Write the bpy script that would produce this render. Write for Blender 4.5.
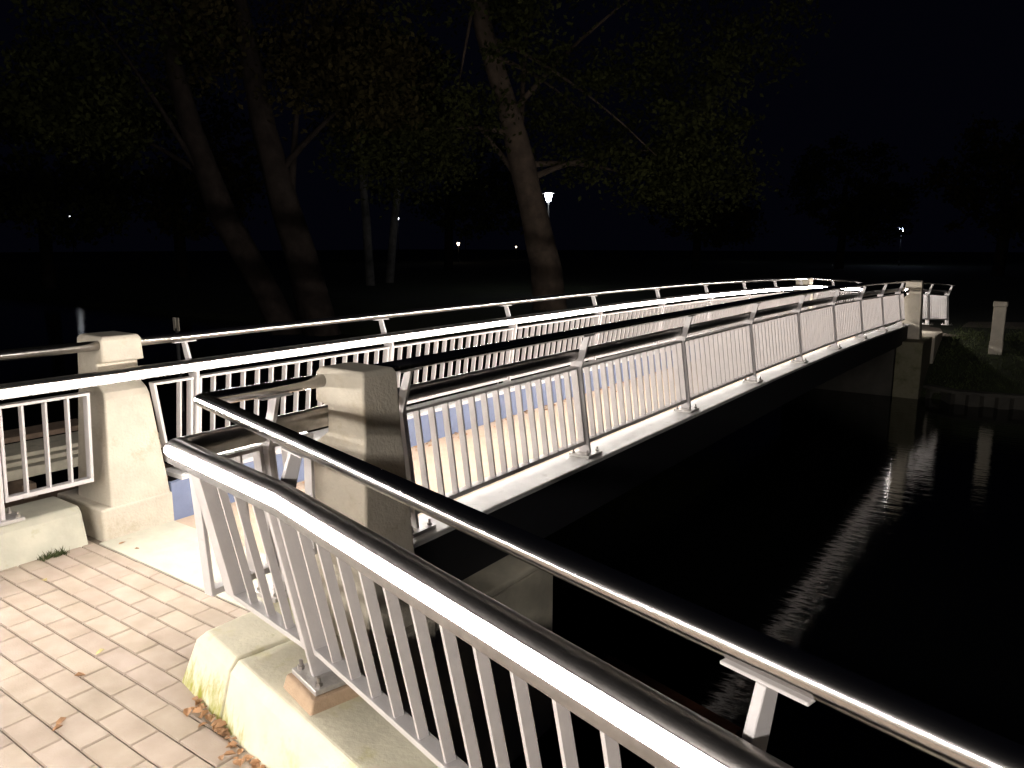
import bpy, bmesh, math, random
from mathutils import Vector, Matrix, noise
R=math.radians; PI=math.pi
random.seed(11)
for o in list(bpy.data.objects): bpy.data.objects.remove(o)
sc=bpy.context.scene
# ------------------------------------------------------------------ camera
H=1.6
cam=bpy.data.objects.new('camera',bpy.data.cameras.new('camera'))
sc.collection.objects.link(cam); sc.camera=cam
cam.location=(0,0,H); cam.rotation_euler=(R(90-10.3),0,R(35.7))
cam.data.sensor_width=36; cam.data.lens=766/1024*36; cam.data.clip_end=600; cam.data.clip_start=.02
# ------------------------------------------------------------------ night sky
w=bpy.data.worlds.new('World'); sc.world=w; w.use_nodes=True
bg=w.node_tree.nodes['Background']; bg.inputs[0].default_value=(.34,.38,1.0,1); bg.inputs[1].default_value=.0022
sc.view_settings.view_transform='Standard'; sc.view_settings.look='None'
sc.view_settings.exposure=0; sc.view_settings.gamma=1; sc.view_settings.use_curve_mapping=False
LED_STRENGTH=205.0
C=sc.collection
# ------------------------------------------------------------------ materials
def mat(name,col,rough=.6,metal=0,spec=.5,var=0,scale=8,bump=0,bscale=60,emit=None,stain=None,detail=6):
    m=bpy.data.materials.new(name); m.use_nodes=True; nt=m.node_tree; b=nt.nodes['Principled BSDF']
    b.inputs['Base Color'].default_value=(*col,1); b.inputs['Roughness'].default_value=rough
    b.inputs['Metallic'].default_value=metal; b.inputs['Specular IOR Level'].default_value=spec
    tc=nt.nodes.new('ShaderNodeTexCoord')
    if var or stain:
        n=nt.nodes.new('ShaderNodeTexNoise'); n.inputs['Scale'].default_value=scale; n.inputs['Detail'].default_value=detail
        n.inputs['Roughness'].default_value=.62
        nt.links.new(tc.outputs['Object'],n.inputs['Vector'])
        r=nt.nodes.new('ShaderNodeValToRGB'); r.color_ramp.elements[0].position=.32; r.color_ramp.elements[1].position=.68
        r.color_ramp.elements[0].color=(*[c*(1-var) for c in col],1); r.color_ramp.elements[1].color=(*[min(1,c*(1+var*.6)) for c in col],1)
        nt.links.new(n.outputs['Fac'],r.inputs[0]); out=r.outputs[0]
        if stain:
            scol,sscale,lo,hi=stain
            n2=nt.nodes.new('ShaderNodeTexNoise'); n2.inputs['Scale'].default_value=sscale; n2.inputs['Detail'].default_value=8
            n2.inputs['Roughness'].default_value=.7
            nt.links.new(tc.outputs['Object'],n2.inputs['Vector'])
            r2=nt.nodes.new('ShaderNodeValToRGB'); r2.color_ramp.elements[0].position=lo; r2.color_ramp.elements[1].position=hi
            nt.links.new(n2.outputs['Fac'],r2.inputs[0])
            mx=nt.nodes.new('ShaderNodeMixRGB'); mx.inputs[2].default_value=(*scol,1)
            nt.links.new(r2.outputs[0],mx.inputs[0]); nt.links.new(out,mx.inputs[1]); out=mx.outputs[0]
        nt.links.new(out,b.inputs['Base Color'])
    if bump:
        n3=nt.nodes.new('ShaderNodeTexNoise'); n3.inputs['Scale'].default_value=bscale; n3.inputs['Detail'].default_value=8
        nt.links.new(tc.outputs['Object'],n3.inputs['Vector'])
        bp=nt.nodes.new('ShaderNodeBump'); bp.inputs['Strength'].default_value=bump; bp.inputs['Distance'].default_value=.01
        nt.links.new(n3.outputs['Fac'],bp.inputs['Height']); nt.links.new(bp.outputs[0],b.inputs['Normal'])
    if emit:
        b.inputs['Emission Color'].default_value=(*emit[0],1); b.inputs['Emission Strength'].default_value=emit[1]
    return m
M={}
M['steel']=mat('brushed_stainless',(.56,.54,.52),.20,1,var=.12,scale=30,bump=.04,bscale=300)
M['rail']=mat('anodised_rail',(.30,.285,.275),.33,1,var=.15,scale=20,bump=.05,bscale=200)
M['paint']=mat('light_grey_paint',(.53,.505,.50),.45,0,var=.07,scale=9,bump=.05,bscale=90,stain=((.30,.27,.24),14,.66,.82))
M['plate']=mat('galvanised',(.52,.50,.48),.42,.55,var=.2,scale=40,bump=.1,bscale=120)
M['bolt']=mat('bolt_steel',(.40,.38,.36),.3,.9)
M['led']=mat('led_diffuser',(.8,.8,.8),.5,0,emit=((1,.93,.865),LED_STRENGTH))
M['led_bright']=mat('bright_led_diffuser',(.8,.8,.8),.5,0,emit=((1,.93,.865),LED_STRENGTH*2.5))
M['cream']=mat('cream_painted_concrete',(.49,.445,.365),.8,0,var=.15,scale=5,bump=.35,bscale=70,stain=((.34,.28,.19),6,.54,.82))
M['slab']=mat('pale_concrete_slab',(.46,.445,.36),.85,0,var=.12,scale=7,bump=.15,bscale=70,stain=((.36,.33,.20),9,.62,.82))
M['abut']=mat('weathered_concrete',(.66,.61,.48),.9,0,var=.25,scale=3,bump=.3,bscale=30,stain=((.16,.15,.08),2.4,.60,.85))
M['abut_shaded']=mat('stained_shaded_concrete',(.26,.24,.17),.95,0,spec=.1,var=.3,scale=3,bump=.3,bscale=30,stain=((.10,.10,.05),3,.45,.7))  # darker copy of the abutment concrete, dim light put into its base colour
M['dark_concrete']=mat('wet_and_shaded_wall',(.06,.055,.045),.8,0,var=.4,scale=2,bump=.4,bscale=12)
M['deck']=mat('tan_deck_coating',(.44,.335,.25),.85,0,var=.10,scale=9,bump=.25,bscale=140,stain=((.30,.21,.14),6,.6,.85))
M['blue']=mat('blue_grey_painted_steel',(.15,.185,.29),.5,0,var=.12,scale=6,bump=.06,stain=((.10,.12,.18),9,.6,.8))
M['girder']=mat('white_painted_steel',(.60,.59,.58),.5,0,var=.14,scale=5,bump=.06,stain=((.24,.21,.18),12,.6,.8))
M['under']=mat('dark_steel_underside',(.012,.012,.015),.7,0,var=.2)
M['mortar']=mat('tan_mortar_pad',(.42,.30,.20),.9,0,var=.18,scale=12,bump=.3,bscale=80)
M['sand']=mat('joint_sand',(.15,.12,.09),.95,0,var=.3,scale=60,bump=.3)
M['grass']=mat('grass_ground',(.020,.026,.008),.95,0,var=.5,scale=1.5,bump=.6,bscale=20)
M['blade']=mat('grass_blade',(.045,.060,.012),.7,0,var=.4,scale=3)
M['bark']=mat('bark',(.085,.060,.043),.95,0,var=.45,scale=3,bump=1,bscale=9)
M['bark_dark']=mat('dark_bark',(.026,.020,.017),.95,0,spec=.1,var=.45,scale=3,bump=1,bscale=9)
M['birch']=mat('birch_bark',(.11,.105,.10),.9,0,var=.5,scale=4,bump=.4,bscale=12)
M['leaf']=mat('dark_foliage',(.031,.034,.011),.9,0,spec=.04,var=.5,scale=.7)
M['leaf2']=mat('brown_green_foliage',(.034,.028,.011),.9,0,spec=.04,var=.5,scale=.7)
M['dry']=mat('dry_leaf',(.36,.20,.10),.8,0,var=.5,scale=12)
M['yellowleaf']=mat('yellow_leaf',(.58,.48,.22),.8,0,var=.3,scale=12)
M['wood']=mat('weathered_wood',(.24,.17,.12),.85,0,var=.3,scale=5,bump=.4,bscale=20)
M['redwood']=mat('red_brown_timber',(.30,.10,.05),.8,0,var=.4,scale=5,bump=.3,bscale=20)
M['pole']=mat('dark_lamp_pole',(.02,.02,.02),.7,0)
M['path']=mat('gravel_path',(.22,.18,.14),.95,0,var=.25,scale=6,bump=.4,bscale=60)
def glow(name,col,s): return mat(name,(.8,.8,.8),.5,0,emit=(col,s))
M['glow_white']=glow('lantern_glass_cool',(.90,.94,1),22)
M['glow_warm']=glow('lantern_glass_warm',(1,.75,.5),9)
M['glow_lamp']=glow('lantern_glass_bright',(.92,.96,1),60)
M['glow_dim']=glow('lantern_glass_dim',(.9,.94,1),5)
M['glow_blue']=glow('lantern_glass_blue',(.6,.7,1),40)
# kerb concrete with yellow-green moss near its foot
def moss_material():
    m=mat('mossy_concrete',(.68,.64,.49),.85,0,var=.12,scale=6,bump=.2,bscale=60,stain=((.50,.46,.14),5,.56,.80))
    nt=m.node_tree; b=nt.nodes['Principled BSDF']; prev=b.inputs['Base Color'].links[0].from_socket
    tc=nt.nodes.new('ShaderNodeTexCoord'); sp=nt.nodes.new('ShaderNodeSeparateXYZ'); nt.links.new(tc.outputs['Object'],sp.inputs[0])
    n=nt.nodes.new('ShaderNodeTexNoise'); n.inputs['Scale'].default_value=26; n.inputs['Detail'].default_value=12; n.inputs['Roughness'].default_value=.7
    mp=nt.nodes.new('ShaderNodeMapping'); mp.inputs['Scale'].default_value=(1,1,.25); nt.links.new(tc.outputs['Object'],mp.inputs[0]); nt.links.new(mp.outputs[0],n.inputs['Vector'])
    # height falloff: moss at z<.08 plus streaks
    a=nt.nodes.new('ShaderNodeMapRange'); a.inputs[1].default_value=.0; a.inputs[2].default_value=.15; a.inputs[3].default_value=.28; a.inputs[4].default_value=-.02
    nt.links.new(sp.outputs[2],a.inputs[0])
    x=nt.nodes.new('ShaderNodeMapRange'); x.inputs[1].default_value=-2.10; x.inputs[2].default_value=-1.95; x.inputs[3].default_value=.0; x.inputs[4].default_value=-.26
    nt.links.new(sp.outputs[0],x.inputs[0])
    ad=nt.nodes.new('ShaderNodeMath'); ad.operation='ADD'; nt.links.new(n.outputs['Fac'],ad.inputs[0]); nt.links.new(a.outputs[0],ad.inputs[1])
    ad2=nt.nodes.new('ShaderNodeMath'); ad2.operation='ADD'; nt.links.new(ad.outputs[0],ad2.inputs[0]); nt.links.new(x.outputs[0],ad2.inputs[1])
    r=nt.nodes.new('ShaderNodeMapRange'); r.inputs[1].default_value=.58; r.inputs[2].default_value=.84; nt.links.new(ad2.outputs[0],r.inputs[0])
    mx=nt.nodes.new('ShaderNodeMixRGB'); mx.inputs[2].default_value=(.27,.27,.03,1)
    nt.links.new(r.outputs[0],mx.inputs[0]); nt.links.new(prev,mx.inputs[1]); nt.links.new(mx.outputs[0],b.inputs['Base Color'])
    return m
M['moss']=moss_material()
# pavers: per-paver tint from a colour attribute
def paver_material():
    m=bpy.data.materials.new('concrete_pavers'); m.use_nodes=True; nt=m.node_tree; b=nt.nodes['Principled BSDF']
    at=nt.nodes.new('ShaderNodeAttribute'); at.attribute_name='tint'
    tc=nt.nodes.new('ShaderNodeTexCoord'); n=nt.nodes.new('ShaderNodeTexNoise'); n.inputs['Scale'].default_value=7; n.inputs['Detail'].default_value=8
    nt.links.new(tc.outputs['Object'],n.inputs['Vector'])
    r=nt.nodes.new('ShaderNodeValToRGB'); r.color_ramp.elements[0].position=.3; r.color_ramp.elements[1].position=.7
    r.color_ramp.elements[0].color=(.74,.72,.70,1); r.color_ramp.elements[1].color=(1,1,1,1); nt.links.new(n.outputs['Fac'],r.inputs[0])
    mx=nt.nodes.new('ShaderNodeMixRGB'); mx.blend_type='MULTIPLY'; mx.inputs[0].default_value=1
    nt.links.new(at.outputs['Color'],mx.inputs[1]); nt.links.new(r.outputs[0],mx.inputs[2]); nt.links.new(mx.outputs[0],b.inputs['Base Color'])
    n3=nt.nodes.new('ShaderNodeTexNoise'); n3.inputs['Scale'].default_value=160; n3.inputs['Detail'].default_value=6; nt.links.new(tc.outputs['Object'],n3.inputs['Vector'])
    bp=nt.nodes.new('ShaderNodeBump'); bp.inputs['Strength'].default_value=.3; bp.inputs['Distance'].default_value=.004
    nt.links.new(n3.outputs['Fac'],bp.inputs['Height']); nt.links.new(bp.outputs[0],b.inputs['Normal'])
    b.inputs['Roughness'].default_value=.85
    return m
M['paver']=paver_material()
def water_material():
    m=bpy.data.materials.new('dark_river_water'); m.use_nodes=True; nt=m.node_tree; b=nt.nodes['Principled BSDF']
    b.inputs['Base Color'].default_value=(.004,.0045,.004,1); b.inputs['Roughness'].default_value=.06; b.inputs['IOR'].default_value=1.33
    tc=nt.nodes.new('ShaderNodeTexCoord'); n=nt.nodes.new('ShaderNodeTexNoise'); n.inputs['Scale'].default_value=5; n.inputs['Detail'].default_value=5
    mp=nt.nodes.new('ShaderNodeMapping'); mp.inputs['Rotation'].default_value=(0,0,R(35)); mp.inputs['Scale'].default_value=(.7,2.2,1)
    nt.links.new(tc.outputs['Object'],mp.inputs[0]); nt.links.new(mp.outputs[0],n.inputs['Vector'])
    bp=nt.nodes.new('ShaderNodeBump'); bp.inputs['Strength'].default_value=1; bp.inputs['Distance'].default_value=.0032
    nt.links.new(n.outputs['Fac'],bp.inputs['Height']); nt.links.new(bp.outputs[0],b.inputs['Normal'])
    return m
M['water']=water_material()
# ------------------------------------------------------------------ helpers
def obj(name,bm,m,parent=None,smooth=False,bevel=0,seg=2):
    me=bpy.data.meshes.new(name); bmesh.ops.recalc_face_normals(bm,faces=bm.faces); bm.to_mesh(me); bm.free()
    if m: me.materials.append(m)
    o=bpy.data.objects.new(name,me); C.objects.link(o)
    if parent: o.parent=parent
    if smooth:
        for p in me.polygons: p.use_smooth=True
    if bevel:
        b=o.modifiers.new('bevel','BEVEL'); b.width=bevel; b.segments=seg; b.limit_method='ANGLE'; b.angle_limit=R(35)
    return o
def thing(name,label,cat,loc=(0,0,0),rz=0,group=None):
    o=bpy.data.objects.new(name,None); C.objects.link(o); o.location=loc; o.rotation_euler=(0,0,rz); o.empty_display_size=.1
    o['label']=label; o['category']=cat
    if group: o['group']=group
    bpy.context.view_layer.update() if False else None
    return o
def tag(o,label,cat,group=None,kind=None):
    if label: o['label']=label
    if cat: o['category']=cat
    if group: o['group']=group
    if kind: o['kind']=kind
    return o
def struct(o): o['kind']='structure'; return o
def hexa(bm,ps):
    v=[bm.verts.new(p) for p in ps]
    for f in ((0,3,2,1),(4,5,6,7),(0,1,5,4),(1,2,6,5),(2,3,7,6),(3,0,4,7)): bm.faces.new([v[i] for i in f])
def box(bm,x0,x1,y0,y1,z0,z1):
    hexa(bm,[(x0,y0,z0),(x1,y0,z0),(x1,y1,z0),(x0,y1,z0),(x0,y0,z1),(x1,y0,z1),(x1,y1,z1),(x0,y1,z1)])
def fbox(bm,o,a,u,p,sa,su,s0):
    """box in a frame: o origin, a along vec, u out vec; p list of (along0,along1,out0,out1,z0,z1)"""
    pass
def prism(bm,poly,y0,y1,axis='Y'):
    """poly in (a,z); extruded along axis"""
    f=(lambda a,z,t:(a,t,z)) if axis=='Y' else (lambda a,z,t:(t,a,z))
    A=[bm.verts.new(f(a,z,y0)) for a,z in poly]; B=[bm.verts.new(f(a,z,y1)) for a,z in poly]
    n=len(poly); bm.faces.new(A); bm.faces.new(B[::-1])
    for i in range(n): bm.faces.new((A[i],B[i],B[(i+1)%n],A[(i+1)%n]))
def sweep(bm,pts,profile,out0,closed=True,cap=True):
    """sweep profile [(u,z)] along 3-D pts; u is the outward side. out0: list of outward unit normals (2-D) per segment"""
    n=len(pts); rings=[]
    for i,p in enumerate(pts):
        if i==0: m=Vector(out0[0])
        elif i==n-1: m=Vector(out0[-1])
        else:
            a=Vector(out0[i-1]); b=Vector(out0[i]); m=(a+b)/(1+a.dot(b))
        rings.append([bm.verts.new((p[0]+m.x*u,p[1]+m.y*u,p[2]+z)) for u,z in profile])
    k=len(profile)
    for a,b in zip(rings,rings[1:]):
        for i in range(k if closed else k-1): bm.faces.new((a[i],a[(i+1)%k],b[(i+1)%k],b[i]))
    if cap and closed: bm.faces.new(rings[0][::-1]); bm.faces.new(rings[-1])
def circ(r,n=14): return [(r*math.cos(2*PI*i/n),r*math.sin(2*PI*i/n)) for i in range(n)]
def normals(pts,side):
    """outward normals per segment; side=+1: outward is to the left of travel, -1: right"""
    res=[]
    for a,b in zip(pts,pts[1:]):
        d=Vector((b[0]-a[0],b[1]-a[1])).normalized(); res.append((-d.y*side,d.x*side))
    return res
def cyl(bm,p0,p1,r0,r1=None,n=10,cap=True):
    p0=Vector(p0); p1=Vector(p1); d=(p1-p0).normalized(); r1=r0 if r1 is None else r1
    t=Vector((0,0,1)) if abs(d.z)<.9 else Vector((1,0,0)); a=d.cross(t).normalized(); b=d.cross(a)
    A=[bm.verts.new(p0+(a*math.cos(2*PI*i/n)+b*math.sin(2*PI*i/n))*r0) for i in range(n)]
    B=[bm.verts.new(p1+(a*math.cos(2*PI*i/n)+b*math.sin(2*PI*i/n))*r1) for i in range(n)]
    for i in range(n): bm.faces.new((A[i],A[(i+1)%n],B[(i+1)%n],B[i]))
    if cap: bm.faces.new(A[::-1]); bm.faces.new(B)
# ------------------------------------------------------------------ bridge profile
ARCH=[(-20,0),(2.3,0),(5,.008),(8,.012),(10.5,-.005),(13,-.05),(16.4,-.135),(20,-.28),(40,-.5)]
def arch(y):
    for (a,za),(b,zb) in zip(ARCH,ARCH[1:]):
        if a<=y<=b:
            t=(y-a)/(b-a); t=t; return za+(zb-za)*t
    return 0
ZB=.23                       # top of kerbs and bridge edge beams
POST_Y=[2.55+1.63*k for k in range(9)]
# ------------------------------------------------------------------ setting
WATER=-1.2
bm=bmesh.new(); s=[(-150,-60),(150,-60),(150,80),(-150,80)]
bm.faces.new([bm.verts.new((x,y,WATER)) for x,y in s]); struct(obj('river_water',bm,M['water']))
# far bank ground: one sheet from the far waterline to the horizon
def bank_edge(x):
    if x<-5.2: return 16.0+.15*math.sin(x*.7)+(-5.2-x)*.05
    if x>-1.9: return 15.75+.25*math.sin(x*.6)
    return 15.9
def ground_z(x,y):
    e=bank_edge(x); t=max(0,min(1,(y-e)/2.6)); base=-1.08+.83*min(1,t*1.3)**.8
    if x<-5.2: base=-1.05+.67*t
    return base+.05*noise.noise(Vector((x*.3,y*.3,0)))+(.10 if y>22 else .0)*min(1,(y-22)/10)
bm=bmesh.new(); xs=[-220,-150,-100,-70]+[-50+i*1.0 for i in range(76)]+[30,50,100,200]; T=[0,.3,.7,1.2,1.8,2.6,4,6,9,13,20,35,60,110,220]
g=[[bm.verts.new((x,bank_edge(x)+t,ground_z(x,bank_edge(x)+t))) for t in T] for x in xs]
for i in range(len(xs)-1):
    for j in range(len(T)-1): bm.faces.new((g[i][j],g[i+1][j],g[i+1][j+1],g[i][j+1]))
# the bank's own earth face down to the river bed
dn=[bm.verts.new((x,bank_edge(x)-.05,WATER-.6)) for x in xs]
for i in range(len(xs)-1): bm.faces.new((g[i][0],g[i+1][0],dn[i+1],dn[i]))
struct(obj('far_bank_ground',bm,M['grass'],smooth=True))
# path on the far side
bm=bmesh.new(); pp=[(-3.33,15.9,1.0),(-3.2,17.2,1.1),(-2.6,18.9,1.2),(-1.2,20.6,1.3),(1.5,22.0,1.4),(6,23,1.5),(14,23.6,1.5)]
prev=None
for i,(x,y,hw) in enumerate(pp):
    a=Vector(pp[min(i+1,len(pp)-1)][:2])-Vector(pp[max(i-1,0)][:2]); a.normalize(); nn=Vector((-a.y,a.x))
    z=-.13 if i==0 else (-.22 if i==1 else -.27)
    l=bm.verts.new((x+nn.x*hw,y+nn.y*hw,z+.02)); r=bm.verts.new((x-nn.x*hw,y-nn.y*hw,z+.02))
    if prev: bm.faces.new((prev[0],prev[1],r,l))
    prev=(l,r)
struct(obj('far_path',bm,M['path']))
# near land ---------------------------------------------------------
LC=(-2.466,1.430); LK=(-1.735,1.312); dirB=(math.cos(R(-14.5)),math.sin(R(-14.5)))
LE=(LK[0]+dirB[0]*3.4,LK[1]+dirB[1]*3.4)
dA=Vector((LK[0]-LC[0],LK[1]-LC[1])).normalized()
nA=Vector((-dA.y,dA.x)); nB=Vector((-dirB[1],dirB[0]))
# pavers
bm=bmesh.new(); col=bm.loops.layers.float_color.new('tint')
pitch=.2155; row=.1038; y_top=1.886
def inside(x,y):
    if x<-4.30: return False
    if x>-2.56:
        # stay on the land side of the kerb's foot
        yy=1.40-(x+2.52)*.215
        return y<yy+.12
    return y<1.9
y=1.091+row*7
while y>-4.5:
    r=round((y-1.091)/row); off=0 if r%2==0 else pitch/2
    x=-2.746+off-pitch*12
    while x<3.2:
        if inside(x+pitch/2,y+row/2):
            g0=.0022; tl=random.uniform(-.0014,.0014); tz=random.uniform(-.0012,.0012); c=random.uniform(.94,1.04)
            base=(.385*c,.318*c*random.uniform(.99,1.015),.255*c*random.uniform(.98,1.02),1)
            x0,x1,y0,y1=x+g0,x+pitch-g0,y+g0,min(y+row-g0,y_top); e=.004
            lo=[bm.verts.new(p) for p in ((x0,y0,-.03),(x1,y0,-.03),(x1,y1,-.03),(x0,y1,-.03))]
            md=[bm.verts.new(p) for p in ((x0,y0,-.0045+tz),(x1,y0,-.0045+tz),(x1,y1,-.0045+tz),(x0,y1,-.0045+tz))]
            tp=[bm.verts.new(p) for p in ((x0+e,y0+e,tz-tl),(x1-e,y0+e,tz+tl),(x1-e,y1-e,tz+tl),(x0+e,y1-e,tz-tl))]
            fs=[bm.faces.new(tp)]
            for A,B in ((lo,md),(md,tp)):
                for i in range(4): fs.append(bm.faces.new((A[i],A[(i+1)%4],B[(i+1)%4],B[i])))
            for f in fs:
                for l in f.loops: l[col]=base
        x+=pitch
    y-=row
struct(obj('brick_pavement',bm,M['paver']))
bm=bmesh.new()
v=[bm.verts.new(p) for p in ((-4.4,-14,-.009),(9,-14,-.009),(9,-1.2,-.009),(5,-.25,-.009),(-2.3,1.5,-.009),(-2.45,1.5,-.009),(-2.45,1.93,-.009),(-4.4,1.95,-.009))]; bm.faces.new(v)
struct(obj('paving_bed',bm,M['sand']))
bm=bmesh.new(); box(bm,-4.14,-2.42,1.898,2.333,-.4,.0)
struct(obj('threshold_slab',bm,M['slab'],bevel=.006))

# kerb pieces -------------------------------------------------------
def kerb_profile(w=.30,h=.22,bat=.045): return [(0,0),(bat,h-.035),(bat+.03,h),(w,h),(w,-.3),(0,-.3)]
def kerb(bm,p0,p1,n,h=.205,w=.34):
    p0=Vector((*p0,0)); p1=Vector((*p1,0)); sweep(bm,[p0,p1],kerb_profile(w,h),[n])
# left bank kerbs (run along the path edge toward the viewer)
for i,(ya,yb) in enumerate(((1.86,.62),(.605,-.62),(-.635,-1.9),(-1.915,-8.2))):
    bm=bmesh.new(); kerb(bm,(-4.165,yb),(-4.165,ya),(-1,0),w=.36)
    lb=['cream concrete kerb ending beside the pillar left of the bridge','second cream kerb block from the left pillar','third cream kerb block from the left pillar','fourth cream kerb block from the left pillar'][i]
    tag(obj('concrete_kerb',bm,M['slab'],bevel=.012),lb,'kerb','concrete kerb blocks')
# wing kerbs (mossy)
KA=Vector((-2.523,1.400)); kd=Vector((math.cos(R(-10.8)),math.sin(R(-10.8)))); kn=Vector((-kd.y,kd.x))
def wk(s): p=KA+kd*s; return (p.x,p.y)
bm=bmesh.new()
# corner block: battered on two sides
h=.205; A0=Vector(wk(0)); B0=Vector(wk(.335))
def P(v,z): return (v.x,v.y,z)
wo=.36
A1=A0+Vector((.015,.50)); B1=B0+kn*wo
def ring(ins,z): return [P(A0+kd*ins+kn*ins,z),P(B0+kn*ins,z),P(B1,z),P(A1+Vector((ins,0)),z)]
levels=[(0,-.3),(0,0),(.048,h-.035),(.078,h)]
rs=[[bm.verts.new(p) for p in ring(i,z)] for i,z in levels]
for a,b in zip(rs,rs[1:]):
    for i in range(4): bm.faces.new((a[i],a[(i+1)%4],b[(i+1)%4],b[i]))
bm.faces.new(rs[0][::-1]); bm.faces.new(rs[-1])
tag(obj('concrete_kerb',bm,M['moss'],bevel=.008),'mossy corner kerb block with a yellow-green stained battered face','kerb','concrete kerb blocks')
for i,(s0,s1) in enumerate(((.35,1.95),(1.965,3.6))):
    bm=bmesh.new(); kerb(bm,wk(s0),wk(s1),(kn.x,kn.y),h=.205,w=.30)
    tag(obj('concrete_kerb',bm,M['moss'],bevel=.008),['long cream kerb carrying the bolted pad of the front railing','kerb block at the near right behind the long front kerb'][i],'kerb','concrete kerb blocks')
# base block of the return rail up to the right pillar
bm=bmesh.new(); box(bm,-2.56,-2.14,1.86,2.36,-.35,.17)
# quay walls
def wall_strip(name,pts,z0,z1,t,n,m,label,cat='wall'):
    bm=bmesh.new(); sweep(bm,[(x,y,0) for x,y in pts],[(0,z0),(0,z1),(-t,z1),(-t,z0)],n)
    return tag(obj(name,bm,m),label,cat)
bm.free()
wl=[(wk(0.05)[0]+kn.x*.31,wk(0.05)[1]+kn.y*.31),(wk(3.7)[0]+kn.x*.31,wk(3.7)[1]+kn.y*.31)]
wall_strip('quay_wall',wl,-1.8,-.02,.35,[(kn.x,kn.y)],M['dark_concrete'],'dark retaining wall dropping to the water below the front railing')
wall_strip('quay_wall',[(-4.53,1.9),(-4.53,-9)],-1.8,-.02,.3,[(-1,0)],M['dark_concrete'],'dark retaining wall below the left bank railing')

# ------------------------------------------------------------------ near abutment
def abutment(name,label,y0,y1,m='abut',xr=-2.20):
    t=thing(name,label,'abutment',(-3.33,(y0+y1)/2,WATER))
    def L(p): return p
    bm=bmesh.new(); ox,oy,oz=t.location
    xl=-4.46
    box(bm,xl-ox,xr-ox,y0-oy,y1-oy,WATER-.8-oz,-.163-oz)
    obj('wall',bm,M[m],t,bevel=.012)
    bm=bmesh.new()
    prism(bm,[(xl-.012-ox,-.16-oz),(xl-.012-ox,-.12-oz),(-4.28-ox,-.035-oz),(-2.50-ox,-.035-oz),(-2.46-ox,-.062-oz),(xr+.012-ox,-.115-oz),(xr+.012-ox,-.16-oz)],y0-oy,y1+.012-oy)
    obj('coping',bm,M[m],t,bevel=.014)
    return t
ab=abutment('bridge_abutment','weathered concrete abutment under the near end of the footbridge',2.36,3.47)
abutment('bridge_abutment','shadowy concrete abutment under the far end of the footbridge',15.62,16.30,m='dark_concrete',xr=-2.46)  # near-black material paints in the shade under this end of the bridge
# wing foundations under pillars
def foundation(x0,x1,y0,y1,zt,label,m='abut'):
    bm=bmesh.new(); box(bm,x0,x1,y0,y1,-1.8,zt); return tag(obj('foundation_block',bm,M[m],bevel=.015),label,'foundation')
foundation(-2.62,-2.10,1.84,2.355,-.012,'cream concrete footing below the near right pillar','cream')
foundation(-2.44,-2.0,15.60,16.72,-.155,'pale concrete footing below the far right pillar above the river','abut_shaded')

# ------------------------------------------------------------------ pillars (tapered, notched neck, overhanging head)
def pillar(label,x_in,s,yc,z0=0,base=True,m='cream',hs=1.0):
    """x_in: x of the head's inner face; s=+1 when the outer side is +X"""
    t=thing('stone_pillar',label,'pillar',(x_in+s*.14,yc,z0),group='tapered concrete pillars with notched heads')
    X=lambda d: s*(d-.14)          # d: distance outward from the inner head face
    bm=bmesh.new()
    # stack of sections: (z, d_in, d_out, half y)
    sec=[(-.02,-.070,.335,.188),(.20,-.058,.322,.172),(.765,-.008,.296,.130),(.800,.008,.294,.124),(.845,.072,.292,.1215),(.955,.072,.2878,.1175),(.968,.0,.2872,.117),(1.085,.004,.283,.112),(1.108,.016,.272,.100)]
    def stack(bm,sec):
        rs=[]
        for z,a,b,hy in sec:
            hy*=hs
            x0,x1=X(a),X(b)
            rs.append([bm.verts.new(p) for p in ((x0,-hy,z),(x1,-hy,z),(x1,hy,z),(x0,hy,z))])
        for p,q in zip(rs,rs[1:]):
            for i in range(4): bm.faces.new((p[i],p[(i+1)%4],q[(i+1)%4],q[i]))
        bm.faces.new(rs[0][::-1]); bm.faces.new(rs[-1])
    stack(bm,sec); obj('shaft',bm,M[m],t,bevel=.011,seg=3)
    if base:
        bm=bmesh.new(); box(bm,*sorted((X(-.068),X(.46))),-.232,.196,-.3,.175)
        obj('plinth',bm,M[m],t,bevel=.014,seg=3)
    return t
pillar('tapered cream pillar at the left of the bridge entrance, its head above the glowing rail',-4.205,-1,2.16)
pillar('tapered cream pillar at the right of the bridge entrance, striped by railing shadows',-2.475,1,2.148,base=False,hs=.86)
pillar('far pillar closing the lit railing on the left of the bridge',-4.205,-1,16.28,z0=-.165,base=False)
pillar('far pillar closing the dark railing on the right of the bridge',-2.475,1,16.30,z0=-.165,base=False,hs=.8)

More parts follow.
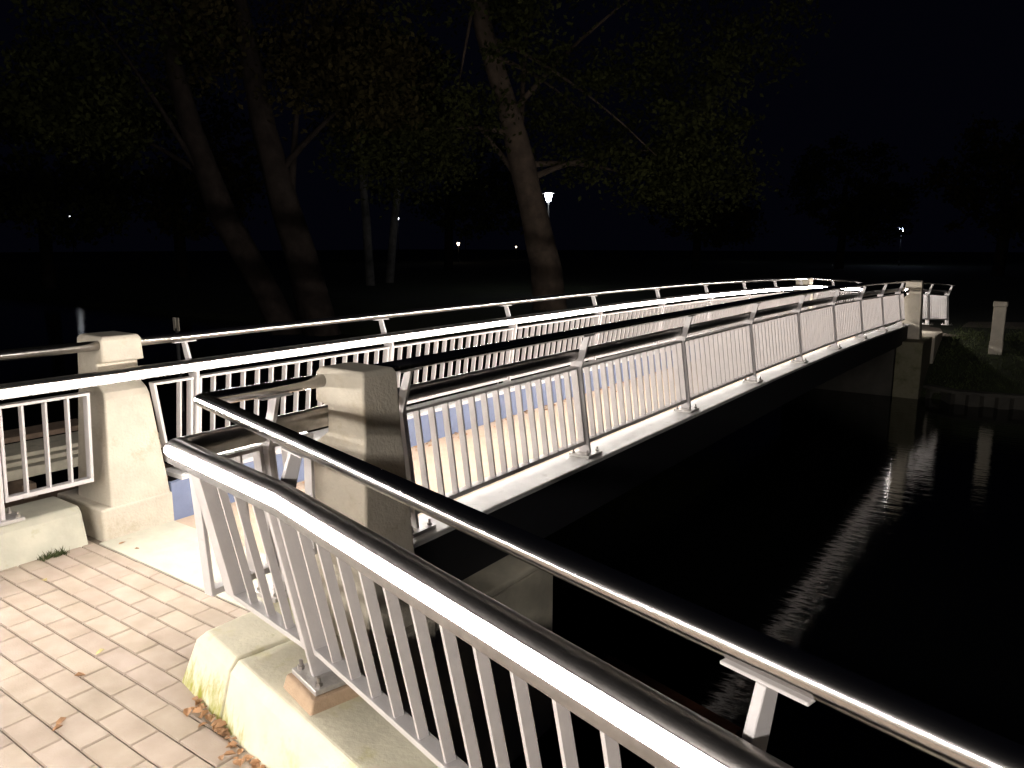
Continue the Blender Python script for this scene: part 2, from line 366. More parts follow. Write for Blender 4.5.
# ------------------------------------------------------------------ the footbridge
fb=thing('footbridge','long narrow footbridge with tan deck and white edge beams crossing the river','bridge',(-3.33,9.2,0))
def strip_along(profile,ya,yb,step=.8,dx=0):
    """sweep an (x,z) profile along Y following the arch, local to fb"""
    bm=bmesh.new(); n=max(2,int((yb-ya)/step)+1); rings=[]
    for i in range(n+1):
        y=ya+(yb-ya)*i/n
        rings.append([bm.verts.new((x+3.33,y-9.2,z+arch(y))) for x,z in profile])
    k=len(profile)
    for a,b in zip(rings,rings[1:]):
        for i in range(k): bm.faces.new((a[i],a[(i+1)%k],b[(i+1)%k],b[i]))
    bm.faces.new(rings[0][::-1]); bm.faces.new(rings[-1]); return bm
obj('deck',strip_along([(-4.134,-.004),(-2.526,-.004),(-2.526,-.07),(-4.134,-.07)],2.335,16.2),M['deck'],fb)
for s in (-1,1):
    c=-3.33
    X=lambda d:c+s*d      # d from centre line
    # inner blue upstand
    obj('upstand',strip_along([(X(.806),-.06),(X(.806),.228),(X(.84),.228),(X(.84),-.06)],2.336,16.1),M['blue'],fb)
    obj('edge_beam',strip_along([(X(.800),.231),(X(.800),.253),(X(.810),.257),(X(1.022),.256),(X(1.030),.251),(X(1.030),.231)],2.40,16.12),M['girder'],fb)
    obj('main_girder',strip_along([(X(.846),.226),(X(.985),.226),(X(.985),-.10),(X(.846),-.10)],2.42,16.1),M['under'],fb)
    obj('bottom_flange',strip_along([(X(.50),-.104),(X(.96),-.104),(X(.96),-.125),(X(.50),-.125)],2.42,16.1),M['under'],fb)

# ------------------------------------------------------------------ railings
HR_R=.0275
# rail body: domed top, diffuser is a half-round lens along the lower inner edge
LC_=(-.014,-.013); LR_=.0245
def arc_pts(a0,a1,n,r): return [(LC_[0]+r*math.cos(R(a0+(a1-a0)*i/n)),LC_[1]+r*math.sin(R(a0+(a1-a0)*i/n))) for i in range(n+1)]
LEDP=[(-.034,.012),(-.032,.004),(-.026,.002),(-.013,-.018),(-.013,-.0325),(-.031,-.0325),(-.033,-.041),(.006,-.041),(.024,-.026)]+[(-.001+.033*math.cos(R(a)),-.004+.035*math.sin(R(a))) for a in range(-10,161,17)]
LEDS=arc_pts(136,231,8,LR_)+[(-.018,-.018),(-.024,-.004)]
class Rail:
    """frame of one straight run of railing. o=foot point, a=direction, n=outward, zf(s)=level of the kerb/beam"""
    def __init__(s,o,a,n,zf,root,k=1.0,hu=.032,hz=.800,off=0,bd=.0195):
        s.hu=hu; s.hz=hz; s.off=off; s.bd=bd
        s.o=Vector((*o,0)); s.a=Vector((*a,0)); s.n=Vector((*n,0)); s.zf=zf; s.root=root; s.k=k
        s.base=Vector(root.location)
    def p(s,al,u,z): return s.o+s.a*al+s.n*u+Vector((0,0,s.zf(al)+z))-s.base
    def lean(s,z): return -.10*s.k*z            # inward lean with height
    def bar(s,bm,a0,a1,u0,u1,z0,z1,slant=0):
        """bar leaning with the panel; a: along, u relative to lean line"""
        l0,l1=s.lean(z0),s.lean(z1)
        hexa(bm,[s.p(a0,l0+u0,z0),s.p(a1,l0+u0,z0),s.p(a1,l0+u1,z0),s.p(a0,l0+u1,z0),
                 s.p(a0+slant,l1+u0,z1),s.p(a1+slant,l1+u0,z1),s.p(a1+slant,l1+u1,z1),s.p(a0+slant,l1+u1,z1)])
    def post(s,al,pad=False,plate_l=.085):
        bm=bmesh.new(); s.bar(bm,al-.009,al+.009,-.040,.040,.012,.655+s.off)
        # head bracket bending outward up to the hand rail
        l=s.lean(.655+s.off); b0,b1=.575+s.off,s.hz; h=s.hu
        hexa(bm,[s.p(al-.0085,l-.012,b0),s.p(al+.0085,l-.012,b0),s.p(al+.0085,l+.046,b0),s.p(al-.0085,l+.046,b0),
                 s.p(al-.0085,h-.020,b1),s.p(al+.0085,h-.020,b1),s.p(al+.0085,h+.020,b1),s.p(al-.0085,h+.020,b1)])
        # saddle under the rail
        hexa(bm,[s.p(al-.07,h-.018,b1-.002),s.p(al+.07,h-.018,b1-.002),s.p(al+.07,h+.018,b1-.002),s.p(al-.07,h+.018,b1-.002),
                 s.p(al-.07,h-.018,b1+.004),s.p(al+.07,h-.018,b1+.004),s.p(al+.07,h+.018,b1+.004),s.p(al-.07,h+.018,b1+.004)])
        po=obj('post',bm,M['paint'],s.root,bevel=.0015,seg=1)
        bm=bmesh.new(); L=plate_l
        hexa(bm,[s.p(al-L,-.075,0),s.p(al+L,-.075,0),s.p(al+L,.075,0),s.p(al-L,.075,0),
                 s.p(al-L,-.075,.018),s.p(al+L,-.075,.018),s.p(al+L,.075,.018),s.p(al-L,.075,.018)])
        obj('base_plate',bm,M['plate'],po,bevel=.002,seg=1)
        for sa in (-1,1):
            for su in (-1,1):
                bm=bmesh.new(); q=s.p(al+sa*(L-.022),su*.052,.018); cyl(bm,q,q+Vector((0,0,.012)),.012,n=6); cyl(bm,q+Vector((0,0,.012)),q+Vector((0,0,.03)),.006,n=8)
                obj('bolt',bm,M['bolt'],po)
        for z in (.13+s.off,.56+s.off):
            bm=bmesh.new(); q=s.p(al,s.lean(z),z); cyl(bm,q-s.a*.018,q+s.a*.018,.010,n=6)
            obj('bolt',bm,M['bolt'],po)
        if pad:
            bm=bmesh.new(); f=.012
            hexa(bm,[s.p(al-L-.02,-.11,-.075),s.p(al+L+.02,-.11,-.075),s.p(al+L+.02,.10,-.075),s.p(al-L-.02,.10,-.075),
                     s.p(al-L-f,-.088,-.002),s.p(al+L+f,-.088,-.002),s.p(al+L+f,.088,-.002),s.p(al-L-f,.088,-.002)])
            obj('mortar_pad',bm,M['mortar'],po,bevel=.006)
        return po
    def panel(s,a0,a1,nb,each=True,sl0=0,sl1=0,z0=.10,z1=.60,bars_at=None):
        z0+=s.off; z1+=s.off
        bm=bmesh.new(); w=.016; hu=.0235
        # bottom and top flats
        zt=.024
        def flat(za,zb,hu=hu):
            f0=(za-z0)/(z1-z0); A=a0+sl0*f0+.0015; B=a1+sl1*f0-.0015
            s.bar(bm,A,B,-hu,hu,za,zb)
        flat(z0,z0+zt); flat(z1-zt*.6,z1,.029)
        s.bar(bm,a0,a0+w,-hu-.0006,hu+.0006,z0-.0006,z1+.0006,slant=sl0); s.bar(bm,a1-w,a1,-hu-.0006,hu+.0006,z0-.0006,z1+.0006,slant=sl1)
        pn=obj('infill_panel',bm,M['paint'],s.root,bevel=.0012,seg=1)
        pos=bars_at or [a0+(a1-a0)*(i+1)/(nb+1) for i in range(nb)]
        bb=bmesh.new()
        for al in pos:
            b=bmesh.new() if each else bb
            s.bar(b,al-.005,al+.005,-s.bd,s.bd,z0+zt,z1-zt*.6)
            if each: obj('baluster',b,M['paint'],pn)
        if each: bb.free()
        return pn,(None if each else bb)
def rail_tubes(root,hr,led,side,led_mat='led',lip=0):
    b=Vector(root.location)
    hp=[Vector(p)-b for p in hr]; bm=bmesh.new(); sweep(bm,hp,circ(HR_R,16),normals(hr,side)); obj('handrail',bm,M['steel'],root,smooth=True)
    # flat ends stay flat
    lp=[Vector(p)-b for p in led]; bm=bmesh.new(); sweep(bm,lp,[(u,z-(lip if z<-.035 else 0)) for u,z in LEDP],normals(led,side)); lr=obj('light_rail',bm,M['rail'],root,smooth=True); lr.data.set_sharp_from_angle(angle=R(28))
    bm=bmesh.new(); sweep(bm,lp,LEDS,normals(led,side)); obj('led_strip',bm,M[led_mat],lr)
    return lr
GR='railings with a steel hand rail above a glowing light rail'
ZL=.905; ZH=1.055; ZF=.257
# (1) left bank railing -------------------------------------------------
root=thing('bank_railing','grey barred railing on the left kerb running up to the left pillar','railing',(-4.22,0,ZB),group=GR)
r=Rail((-4.225,0),(0,1),(-1,0),lambda s:ZB,root,k=1.0)
rail_tubes(root,[(-4.25,-8.2,ZH+.005),(-4.25,2.05,ZH+.005)],[(-4.145,-8.2,ZL),(-4.145,2.13,ZL)],1)
for y in (1.475,-.155,-1.785,-3.415,-5.045,-6.675): r.post(y)
r.panel(1.495,1.93,3); r.panel(-.135,1.455,14); r.panel(-1.765,-.175,14); r.panel(-3.395,-1.805,14); r.panel(-5.025,-3.435,14); r.panel(-6.655,-5.065,14)
# (2) bridge left railing ----------------------------------------------
def ys(a,b,st=1.0):
    n=max(1,int(abs(b-a)/st)); return [a+(b-a)*i/n for i in range(n+1)]
def bridge_rail(xf,s,label):
    root=thing('bridge_railing',label,'railing',(xf,9.2,ZF),group=GR)
    # s=+1 outward is +X
    r=Rail((xf,0),(0,1),(s,0),lambda y:ZF+arch(y),root,k=1.4,hu=0,hz=.765+ZB+.035-ZF,off=ZB-ZF)
    xh=xf; xl=xf-s*.0905
    side=-1 if s>0 else 1
    rail_tubes(root,[(xh,y,ZH+arch(y)+.005) for y in [2.24]+ys(3,16,1.0)+[16.22]],[(xl,y,ZL+arch(y)) for y in [2.132]+ys(3,16,1.0)+[16.28]],side)
    for y in POST_Y: r.post(y)
    r.panel(2.375,2.53,1,sl0=-.095)
    for k in range(8):
        each=k<7
        pn,bb=r.panel(POST_Y[k]+.02,POST_Y[k+1]-.02,14,each=each)
        if bb: tag(obj('baluster',bb,M['paint'],root),None,None,kind='stuff')
    pn,bb=r.panel(POST_Y[8]+.02,16.05,3,each=False,sl1=.05); tag(obj('baluster',bb,M['paint'],root),None,None,kind='stuff')
    return root
bridge_rail(-4.243,-1,'brightly glowing railing along the left side of the footbridge')
bridge_rail(-2.417,1,'railing along the right side of the footbridge, its outer face in shade')
# (3) wing railing at right front ---------------------------------------
root=thing('wing_railing','large foreground railing turning a sharp corner and running to the lower right','railing',(-1.7,1.35,ZB),group=GR)
k=2.0
foot=lambda p,n:(p[0]+n.x*.136,p[1]+n.y*.136)
lenA=(Vector(LK)-Vector(LC)).length
hc=(-2.478,1.548)
WZ=1.018
hrE=(hc[0]+2.478*1.55,hc[1]-.588*1.55); hzE=1.049-.030*1.55
led=[(-2.475,2.13,ZL),(LC[0],LC[1],ZL),(LK[0],LK[1],ZL),(LE[0],LE[1],ZL)]
hr=[(-2.425,2.12,ZH),(hc[0],hc[1],1.049),(hrE[0],hrE[1],hzE)]
rail_tubes(root,hr,led,1,lip=.016)
fA=foot(LC,nA); fB=foot(LK,nB)
rA=Rail(fA,(dA.x,dA.y),(nA.x,nA.y),lambda s:ZB,root,k=k,bd=.0135)
rB=Rail(fB,dirB,(nB.x,nB.y),lambda s:ZB+.02,root,k=k,hu=-.060,hz=WZ+.010-.031-ZB-.02,bd=.0145)
rB.post(-.085,pad=True); rB.post(1.48,pad=True); rB.post(3.02,pad=True)
rA.zf=lambda s:ZB+.02
rA.panel(.149,lenA-.10,3)
bm=bmesh.new(); rA.bar(bm,.085,.145,-.022,.022,.10,.60); obj('corner_piece',bm,M['paint'],root,bevel=.002,seg=1)
rB.panel(-.065,1.46,12); rB.panel(1.50,3.0,12)
# short return from the corner to the right pillar
rC=Rail((-2.438,0),(0,1),(1,0),lambda s:ZB,root)
rC.post(1.80); rC.panel(1.49,1.78,2); rC.panel(1.82,1.98,1,sl1=.05)
# (4) far side railings --------------------------------------------------
def far_rail(label,pts,side,nb,npost,led_mat='led'):
    """pts: foot line points (x,y,zb)"""
    x0,y0,z0=pts[0]; root=thing('far_bank_railing',label,'railing',(x0,y0,z0),group=GR)
    nn=normals(pts,side)
    def offs(d,dz):
        res=[]
        for i,p in enumerate(pts):
            if i==0: m=Vector(nn[0])
            elif i==len(pts)-1: m=Vector(nn[-1])
            else:
                a=Vector(nn[i-1]); b=Vector(nn[i]); m=(a+b)/(1+a.dot(b))
            res.append((p[0]+m.x*d,p[1]+m.y*d,p[2]+dz))
        return res
    rail_tubes(root,offs(.032,ZH-ZB),offs(-.07,ZL-ZB),side,led_mat)
    for i,(a,b) in enumerate(zip(pts,pts[1:])):
        d=Vector((b[0]-a[0],b[1]-a[1])); L=d.length; d.normalize()
        rr=Rail(a[:2],(d.x,d.y),nn[i],lambda s,a=a,b=b,L=L:a[2]+(b[2]-a[2])*s/L,root)
        np_=npost[i]; st=L/np_
        for j in range(np_):
            rr.post(st*(j+1)-.01)
            pn,bb=rr.panel(st*j+.03,st*(j+1)-.03,nb,each=False); tag(obj('baluster',bb,M['paint'],root),None,None,kind='stuff')
    return root
zf=ZB-.135
far_rail('far railing bending right beyond the left far pillar, with a short glowing end',[(-4.222,16.42,zf-.005),(-3.98,17.15,zf-.05),(-3.58,17.68,zf-.09)],1,9,[1,1])
far_rail('short dim railing just past the right far pillar on the far bank',[(-2.42,16.46,zf-.005),(-1.88,17.75,zf-.10)],-1,7,[2])
foundation(-2.50,-1.95,16.74,17.8,-.15,'pale kerb under the short far railing beside the right far pillar','cream')
# raised terrace behind the viewer with the same lit railing (casts the long rail shadows on the right pillar and abutment)
bm=bmesh.new(); box(bm,-4.14,3.6,-4.15,-3.50,-.02,1.36)
tag(obj('terrace_wall',bm,M['cream'],bevel=.015),'low cream terrace wall behind the viewer carrying a lit railing','wall')
tr=far_rail('lit railing on the terrace wall behind the viewer',[(-4.0,-3.7,1.36),(3.4,-3.7,1.36)],-1,13,[6],'led_bright'); tr.name='terrace_railing'
# ------------------------------------------------------------------ marker pillar on the far bank
t=thing('marker_post','slim lone concrete post standing on the grassy bank at the far right','post',(-.965,17.15,-.27))
bm=bmesh.new(); box(bm,-.105,.105,-.09,.09,-.3,.72); obj('shaft',bm,M['cream'],t,bevel=.01)
bm=bmesh.new(); box(bm,-.118,.118,-.102,.102,.722,.82); obj('cap',bm,M['cream'],t,bevel=.015)
bm=bmesh.new(); box(bm,-.112,.112,-.097,.097,-.3,.07); obj('plinth',bm,M['cream'],t,bevel=.01)
# sheet-pile wall at the far waterline
bm=bmesh.new(); x=-1.9; pts=[]
while x<9:
    for dx,dy in ((0,0),(.06,.10),(.22,.10),(.28,0)): pts.append((x+dx,bank_edge(x)-.16+dy))
    x+=.44
rs=[[bm.verts.new((px,py,z)) for px,py in pts] for z in (-1.9,-1.0)]; rs2=[[bm.verts.new((px,py+.03,z)) for px,py in pts] for z in (-1.9,-1.0)]
for i in range(len(pts)-1):
    bm.faces.new((rs[0][i],rs[0][i+1],rs[1][i+1],rs[1][i])); bm.faces.new((rs2[0][i],rs2[1][i],rs2[1][i+1],rs2[0][i+1])); bm.faces.new((rs[1][i],rs[1][i+1],rs2[1][i+1],rs2[1][i]))
tp=thing('sheet_pile_wall','dark corrugated sheet pile wall along the far waterline at the right','wall',(0,0,0))
obj('sheeting',bm,M['dark_concrete'],tp)
bm=bmesh.new(); cp=[(a,bank_edge(a)-.10,-1.0) for a in [-1.9+i*.5 for i in range(22)]]
sweep(bm,cp,[(-.10,0.003),(-.10,.06),(.10,.06),(.10,0.003)],normals(cp,1)); obj('capping_beam',bm,M['dark_concrete'],tp,bevel=.01)

# ------------------------------------------------------------------ timber beam by the abutment
bm=bmesh.new(); pa=Vector((-2.27,4.32,-1.17)); pb=Vector((-1.25,4.05,-1.17)); n2=[(.218,.976)]
sweep(bm,[pa,pb],[(-.26,-.12),(-.26,.0),(-.02,.02),(0,-.01),(0,-.12)],n2)
tag(obj('timber_beam',bm,M['redwood'],bevel=.01),'reddish timber beam floating low in the dark water past the abutment','beam')
# ------------------------------------------------------------------ landing stage seen through the left railing
t=thing('landing_stage','low wooden landing stage at the water behind the left railing bars','jetty',(-8.5,2.0,-1.0))
for i,(x0,x1,z0,z1,m) in enumerate(((-.95,-.55,.50,.56,'wood'),(-.30,.22,.47,.55,'abut'),(.30,.42,.46,.53,'abut'),(.46,.60,.40,.50,'abut'),(.62,.95,.15,.25,'wood'))):
    bm=bmesh.new(); box(bm,x0,x1,-4,2.6-abs(x0)*.4,z0,z1); obj('plank',bm,M[m],t,bevel=.01)
for y in (-3,-1,.9):
    bm=bmesh.new(); box(bm,-.9,.8,y,y+.12,-1.3,.39); obj('pile_frame',bm,M['wood'],t)

# ------------------------------------------------------------------ trees
def tree(label,base,pts,radii,crown,nleaf,seed,m='bark_dark',leafm='leaf',leaf=.14,branches=9,group='trees on the far bank'):
    """pts: trunk points relative to base; crown: list of (centre, radii)"""
    rnd=random.Random(seed); t=thing('broadleaf_tree' if m!='birch' else 'birch_tree',label,'tree',base,group=group)
    bm=bmesh.new(); P_=[Vector(p) for p in pts]; n=14; rings=[]
    # refine
    Q=[];Rr=[]
    for i in range(len(P_)-1):
        for k in range(5):
            f=k/5; Q.append(P_[i].lerp(P_[i+1],f)); Rr.append(radii[i]*(1-f)+radii[i+1]*f)
    Q.append(P_[-1]); Rr.append(radii[-1])
    for q,rad in zip(Q,Rr):
        rings.append([bm.verts.new(q+Vector((math.cos(2*PI*i/n),math.sin(2*PI*i/n),0))*rad*(1+.22*noise.noise(Vector((math.cos(2*PI*i/n)*2.2,math.sin(2*PI*i/n)*2.2,q.z*.5+seed))))) for i in range(n)])
    for a,b in zip(rings,rings[1:]):
        for i in range(n): bm.faces.new((a[i],a[(i+1)%n],b[(i+1)%n],b[i]))
    ends=[]
    for k in range(branches):
        f=.45+.55*k/branches; q=Q[int(f*(len(Q)-1))]; rad=Rr[int(f*(len(Q)-1))]*.45
        c,rd=crown[k%len(crown)]; tgt=Vector(c)+Vector((rnd.uniform(-1,1)*rd[0],rnd.uniform(-1,1)*rd[1],rnd.uniform(-.6,.8)*rd[2]))*.75
        prev=q; pr=rad; mid=q.lerp(tgt,.5)+Vector((0,0,.12*(tgt-q).length))
        for g in range(1,6):
            f2=g/5; a=q.lerp(mid,f2).lerp(mid.lerp(tgt,f2),f2); cyl(bm,prev,a,pr*.7,pr*.5,n=6,cap=False); prev=a; pr*=.72
            ends.append(a)
    obj('trunk',bm,M[m],t,smooth=True)
    bm=bmesh.new(); cl=[]
    for c,rd in crown:
        for k in range(int(26*rd[0])):
            v=Vector((rnd.gauss(0,1),rnd.gauss(0,1),rnd.gauss(0,1))).normalized()*rnd.uniform(.35,1)**.6
            cl.append((Vector((c[0]+v.x*rd[0],c[1]+v.y*rd[1],c[2]+v.z*rd[2])),rnd.uniform(.35,.95)))
    for i in range(nleaf):
        c,rr=cl[rnd.randrange(len(cl))]
        v=Vector((rnd.gauss(0,1),rnd.gauss(0,1),rnd.gauss(0,.65)))*rr*.55; p=c+v
        a=Vector((rnd.uniform(-1,1),rnd.uniform(-1,1),rnd.uniform(-1,1))).normalized(); b=a.cross(Vector((rnd.uniform(-1,1),rnd.uniform(-1,1),rnd.uniform(-1,1)))).normalized()
        L=leaf*rnd.uniform(.6,1.3)
        bm.faces.new([bm.verts.new(p-a*L*.5),bm.verts.new(p+b*L*.28),bm.verts.new(p+a*L*.5),bm.verts.new(p-b*L*.28)])
    obj('crown',bm,M[leafm],t)
    return t
import numpy as np
YAW=R(35.7); PI_=R(10.3)
fwd=Vector((-math.sin(YAW)*math.cos(PI_),math.cos(YAW)*math.cos(PI_),-math.sin(PI_))); rgt=Vector((math.cos(YAW),math.sin(YAW),0))
def ground_at(x,dep,z):       # heading given by a bearing value, distance in metres
    d=fwd+rgt*((x-512)/766); d.z=0; d.normalize(); return (d.x*dep,d.y*dep,z)
side=rgt
def rel(a,z,b=0):             # sideways a (seen from the bridge end), up z, away b
    f=Vector((fwd.x,fwd.y,0)).normalized(); v=side*a+f*b; return (v.x,v.y,z)
b1=ground_at(550,24,-.35)
tree('big leaning tree with a thick brown trunk left of the street lamp',b1,[rel(0,-.3),rel(-.15,1.2),rel(-.55,3.0),rel(-1.1,5.2),rel(-2.0,8.0),rel(-2.6,11)],[.56,.48,.42,.36,.28,.16],
     [(rel(-3,7.5),(4.0,4.0,3.2)),(rel(2.6,5.6),(3.6,3.0,2.2)),(rel(4.2,4.0),(1.8,1.8,1.1)),(rel(-1,12),(5,5,4)),(rel(-4.6,4.8),(2.0,2.4,1.7)),(rel(5.0,9),(3,3,3))],42000,3,m='bark',leaf=.17,branches=12)
b2=ground_at(322,21,-.45)
tree('thick dim trunk leaning left, the right one of a pair at the river edge',b2,[rel(.1,-.3),rel(-.25,1.2),rel(-.75,3.0),rel(-1.2,5.0),rel(-1.6,8)],[.48,.42,.38,.32,.18],
     [(rel(-1,8.5),(3.2,3,2.6)),(rel(1.2,6.0),(1.8,2,1.2))],15000,5,leafm='leaf2',leaf=.17,branches=3)
b3=ground_at(290,21.5,-.45)
tree('thick dim trunk leaning further left, the left one of a pair at the river edge',b3,[rel(0,-.3),rel(-.65,1.1),rel(-1.5,2.8),rel(-2.2,5.0),rel(-2.8,8)],[.46,.40,.36,.28,.16],
     [(rel(-3.4,8.2),(3.4,3,2.8)),(rel(-5.0,5.6),(1.8,2,1.2))],15000,7,leaf=.17,branches=3)
tree('slender pale birch behind the pair of leaning trunks',ground_at(372,38,-.3),[rel(.1,-.3),rel(0,3),rel(-.25,7),rel(-.4,12)],[.22,.19,.15,.07],[(rel(0,9),(2.6,2.4,3.2))],9000,8,m='birch',leafm='leaf2',leaf=.2,branches=6)
tree('slim leaning birch between the river trunks and the big tree',ground_at(392,40,-.3),[rel(.0,-.3),rel(.35,3),rel(.9,7),rel(1.4,11)],[.22,.19,.15,.07],[(rel(1,9),(2.4,2.4,3.0))],9000,9,m='birch',leafm='leaf2',leaf=.2,branches=6)
for i,(px,dp,hh,rr,lab) in enumerate(((60,46,8,5.0,'dark tree mass at the far left of the opposite bank'),(190,50,9,5.5,'dark tall tree behind the far left bank'),(450,58,10,6.5,'dark distant tree between the birches and the big tree'),(690,62,7,4.2,'dark distant tree right of the street lamp'),(830,66,8,4.6,'dark distant tree above the far end of the bridge'),(985,52,7,4.6,'dark tree at the far right of the opposite bank'))):
    tree(lab,ground_at(px,dp,-.3),[(0,0,-.3),(.1,0,hh*.35),(.0,.1,hh*.8)],[.35,.28,.16],[((0,0,hh*.8),(rr,rr,hh*.45)),((rr*.5,0,hh*.5),(rr*.6,rr*.6,hh*.25))],8000,20+i,leaf=.34,branches=6,leafm=('leaf','leaf2')[i%2])

# ------------------------------------------------------------------ street lamps
def lamp(label,px,py,depth,gm,size=1.0,zg=-.3,loc=None,hz=None):
    z=H+(245-py)/766*depth*1.0 if hz is None else hz
    loc=loc or ground_at(px,depth,zg); hgt=z-zg
    t=thing('street_lamp',label,'street lamp',loc,group='street lamps in the park')
    bm=bmesh.new(); cyl(bm,(0,0,-.2),(0,0,hgt-.22*size),.05,.035,n=8); cyl(bm,(0,0,0),(0,0,.5),.08,.06,n=8); obj('pole',bm,M['pole'],t,smooth=True)
    bm=bmesh.new(); n=10; s=size
    prof=[(.07,-.20),(.09,-.18),(.15,.05),(.15,.09),(.10,.13)]
    rs=[[bm.verts.new((r_*s*math.cos(2*PI*i/n),r_*s*math.sin(2*PI*i/n),hgt+z_*s)) for i in range(n)] for r_,z_ in prof]
    for a,b in zip(rs,rs[1:]):
        for i in range(n): bm.faces.new((a[i],a[(i+1)%n],b[(i+1)%n],b[i]))
    bm.faces.new(rs[0][::-1]); bm.faces.new(rs[-1]); obj('lantern_glass',bm,M[gm],t,smooth=True)
    bm=bmesh.new(); cyl(bm,(0,0,hgt+.135*s),(0,0,hgt+.17*s),.28*s,.24*s,n=16); cyl(bm,(0,0,hgt+.17*s),(0,0,hgt+.24*s),.24*s,.05*s,n=16); obj('hood',bm,M['plate'],t)
    return t
lamp('hooded white street lamp glowing beside the big trunk',547,199,34,'glow_lamp',1.0)
lamp('tiny street lamp far off at the left edge of the park',87,220,95,'glow_dim',.9)
lamp('tiny street lamp right of the two birches',402,220,80,'glow_white',.7)
lamp('faint warm lamp low under the trees left of the big trunk',460,244,85,'glow_warm',1.0)
lamp('faint lamp under the trees just above the warm one',467,215,95,'glow_warm',.6)
lamp('faint small lamp just left of the big trunk',516,247,100,'glow_warm',.6)
lamp('faint white lamp in the darkness right of the big tree',736,223,95,'glow_white',.8)
lamp('bright bluish lamp above the far end of the bridge',888,232,80,'glow_blue',1.3)

# small white marker on the far left bank, dim pale shed
t=thing('channel_marker','small white two-board marker standing in the river behind the left railing','marker',ground_at(181,14,WATER))
bm=bmesh.new(); cyl(bm,(0,0,-.5),(0,0,1.42),.03,n=8); obj('pole',bm,M['pole'],t)
for sx in (-1,1):
    bm=bmesh.new(); box(bm,sx*.05-.03,sx*.05+.03,-.01,.01,1.38,1.60); obj('board',bm,M['cream'],t)
# ------------------------------------------------------------------ leaves, tufts
def leafmesh(bm,p,L,ang,rnd):
    c,s=math.cos(ang),math.sin(ang); pts=[(-.5,0,.0),(-.2,.24,.10),(.15,.22,.16),(.5,0,.05),(.15,-.22,.14),(-.2,-.24,.12)]
    mid=[bm.verts.new((p[0]+(x*c-0*s)*L,p[1]+(x*s)*L,p[2]+z*L)) for x,z in ((-.5,.0),(0,.0),(.5,.08))]
    up=[bm.verts.new((p[0]+(x*c-y*s)*L,p[1]+(x*s+y*c)*L,p[2]+z*L*rnd.uniform(.5,2.4))) for x,y,z in ((-.22,.26,.1),(.18,.24,.14))]
    dn=[bm.verts.new((p[0]+(x*c-y*s)*L,p[1]+(x*s+y*c)*L,p[2]+z*L*rnd.uniform(.5,2.4))) for x,y,z in ((-.22,-.26,.1),(.18,-.24,.14))]
    bm.faces.new((mid[0],mid[1],up[1],up[0])); bm.faces.new((mid[1],mid[2],up[1])); bm.faces.new((mid[0],dn[0],dn[1],mid[1])); bm.faces.new((mid[1],dn[1],mid[2]))
rnd=random.Random(4)
bm=bmesh.new()
for i in range(120):
    s=rnd.uniform(.16,1.5)**1.0; q=wk(s); o=-rnd.expovariate(1/.022)-.006; leafmesh(bm,(q[0]+kn.x*o,q[1]+kn.y*o,.003+rnd.uniform(0,.012)),rnd.uniform(.022,.050),rnd.uniform(0,6.3),rnd)
tag(obj('leaf_litter',bm,M['dry']),'brown dry leaves gathered along the foot of the mossy kerb','leaves',kind='stuff')
bm=bmesh.new()
for i in range(190):
    y=rnd.uniform(2.7,12); x=-4.12+rnd.expovariate(1/.06)
    if x<-3.6: leafmesh(bm,(x,y,.003+arch(y)),rnd.uniform(.025,.05),rnd.uniform(0,6.3),rnd)
tag(obj('leaf_litter',bm,M['dry']),'small fallen leaves along the blue upstand of the bridge deck','leaves',kind='stuff')
sing=[(-3.86,1.50,'yellow'),(-2.97,1.325,'yellow'),(-2.62,1.02,'dry'),(-2.59,.995,'dry'),(-4.02,1.965,'dry'),(-3.88,1.97,'dry'),(-2.86,1.195,'dry')]
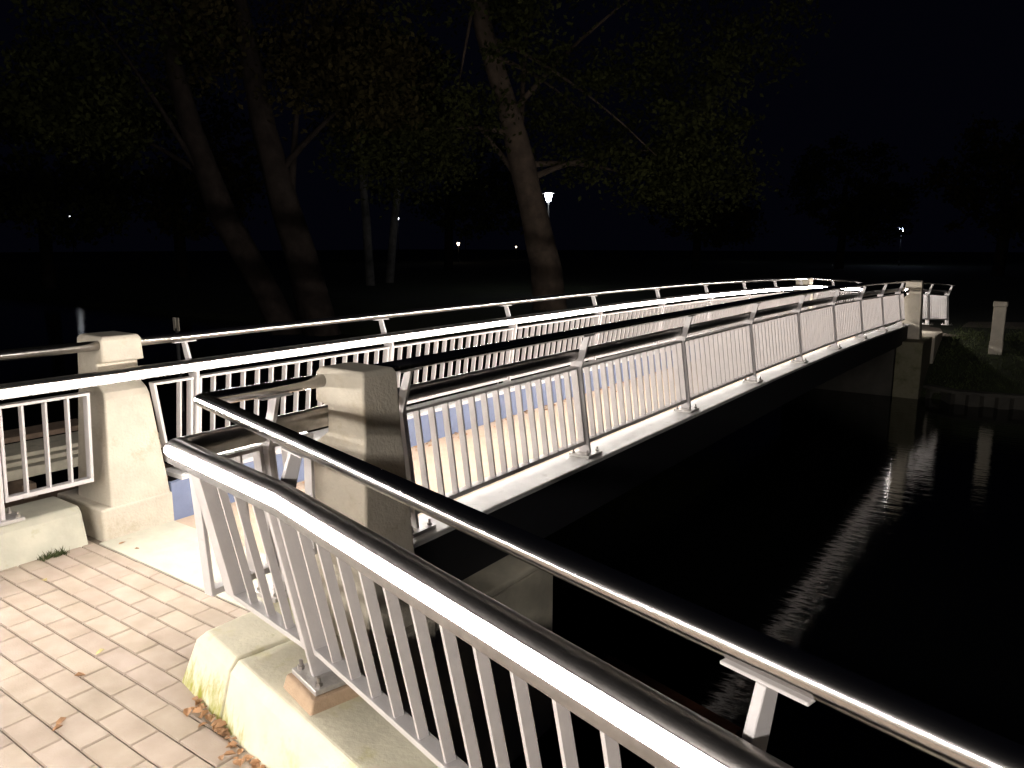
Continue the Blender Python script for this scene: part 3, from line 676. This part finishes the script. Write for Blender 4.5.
labs=['small yellow leaf on the pavers near the left kerb','pale leaf lying on pavers left of the mossy kerb','curled brown leaf on the pavers in the lower left, the upper of two','curled brown leaf on the pavers in the lower left, the lower of two','brown leaf on the pale slab at the foot of the left pillar','thin twig-like leaf on the pale slab near the left pillar','thin dark leaf on the lower left pavers']
for (x,y,c),lb in zip(sing,labs):
    bm=bmesh.new(); leafmesh(bm,(0,0,0),.042 if 'twig' not in lb else .03,rnd.uniform(0,6),rnd)
    o=tag(obj('fallen_leaf',bm,M['yellowleaf' if c=='yellow' else 'dry']),lb,'leaf','single fallen leaves on the paving'); o.location=(x,y,.004)
def tuft(label,x0,y0,x1,y1,n,h,m,spread=.03):
    bm=bmesh.new()
    for i in range(n):
        f=rnd.random(); px=rnd.gauss(0,spread)+(x0+(x1-x0)*f); py=(y0+(y1-y0)*f)+rnd.gauss(0,spread*.4); a=rnd.uniform(0,6.3); L=h*rnd.uniform(.4,1.2); wd=.004
        bx,by=math.cos(a)*wd,math.sin(a)*wd; tx,ty=rnd.uniform(-1,1)*L*.8,rnd.uniform(-1,1)*L*.8
        bm.faces.new([bm.verts.new((px-bx,py-by,.0)),bm.verts.new((px+bx,py+by,.0)),bm.verts.new((px+tx,py+ty,L))])
    return tag(obj('grass_tuft',bm,M[m]),label,'grass tuft')
tuft('small green weed tuft growing at the foot of the left kerb',-4.145,1.60,-4.13,1.73,110,.04,'blade',.014)
# grass on the far bank by the marker post
bm=bmesh.new()
for i in range(16000):
    x=rnd.uniform(-1.9,6); e=bank_edge(x); y=e+abs(rnd.gauss(0,2.2)); z=ground_z(x,y); L=rnd.uniform(.02,.06); a=rnd.uniform(0,6.3)
    bx,by=math.cos(a)*.008,math.sin(a)*.008
    bm.faces.new([bm.verts.new((x-bx,y-by,z-.01)),bm.verts.new((x+bx,y+by,z-.01)),bm.verts.new((x+rnd.uniform(-.05,.05),y+rnd.uniform(-.05,.05),z+L))])
tag(obj('bank_grass',bm,M['blade']),'rough grass on the far bank around the lone post','grass',kind='stuff')
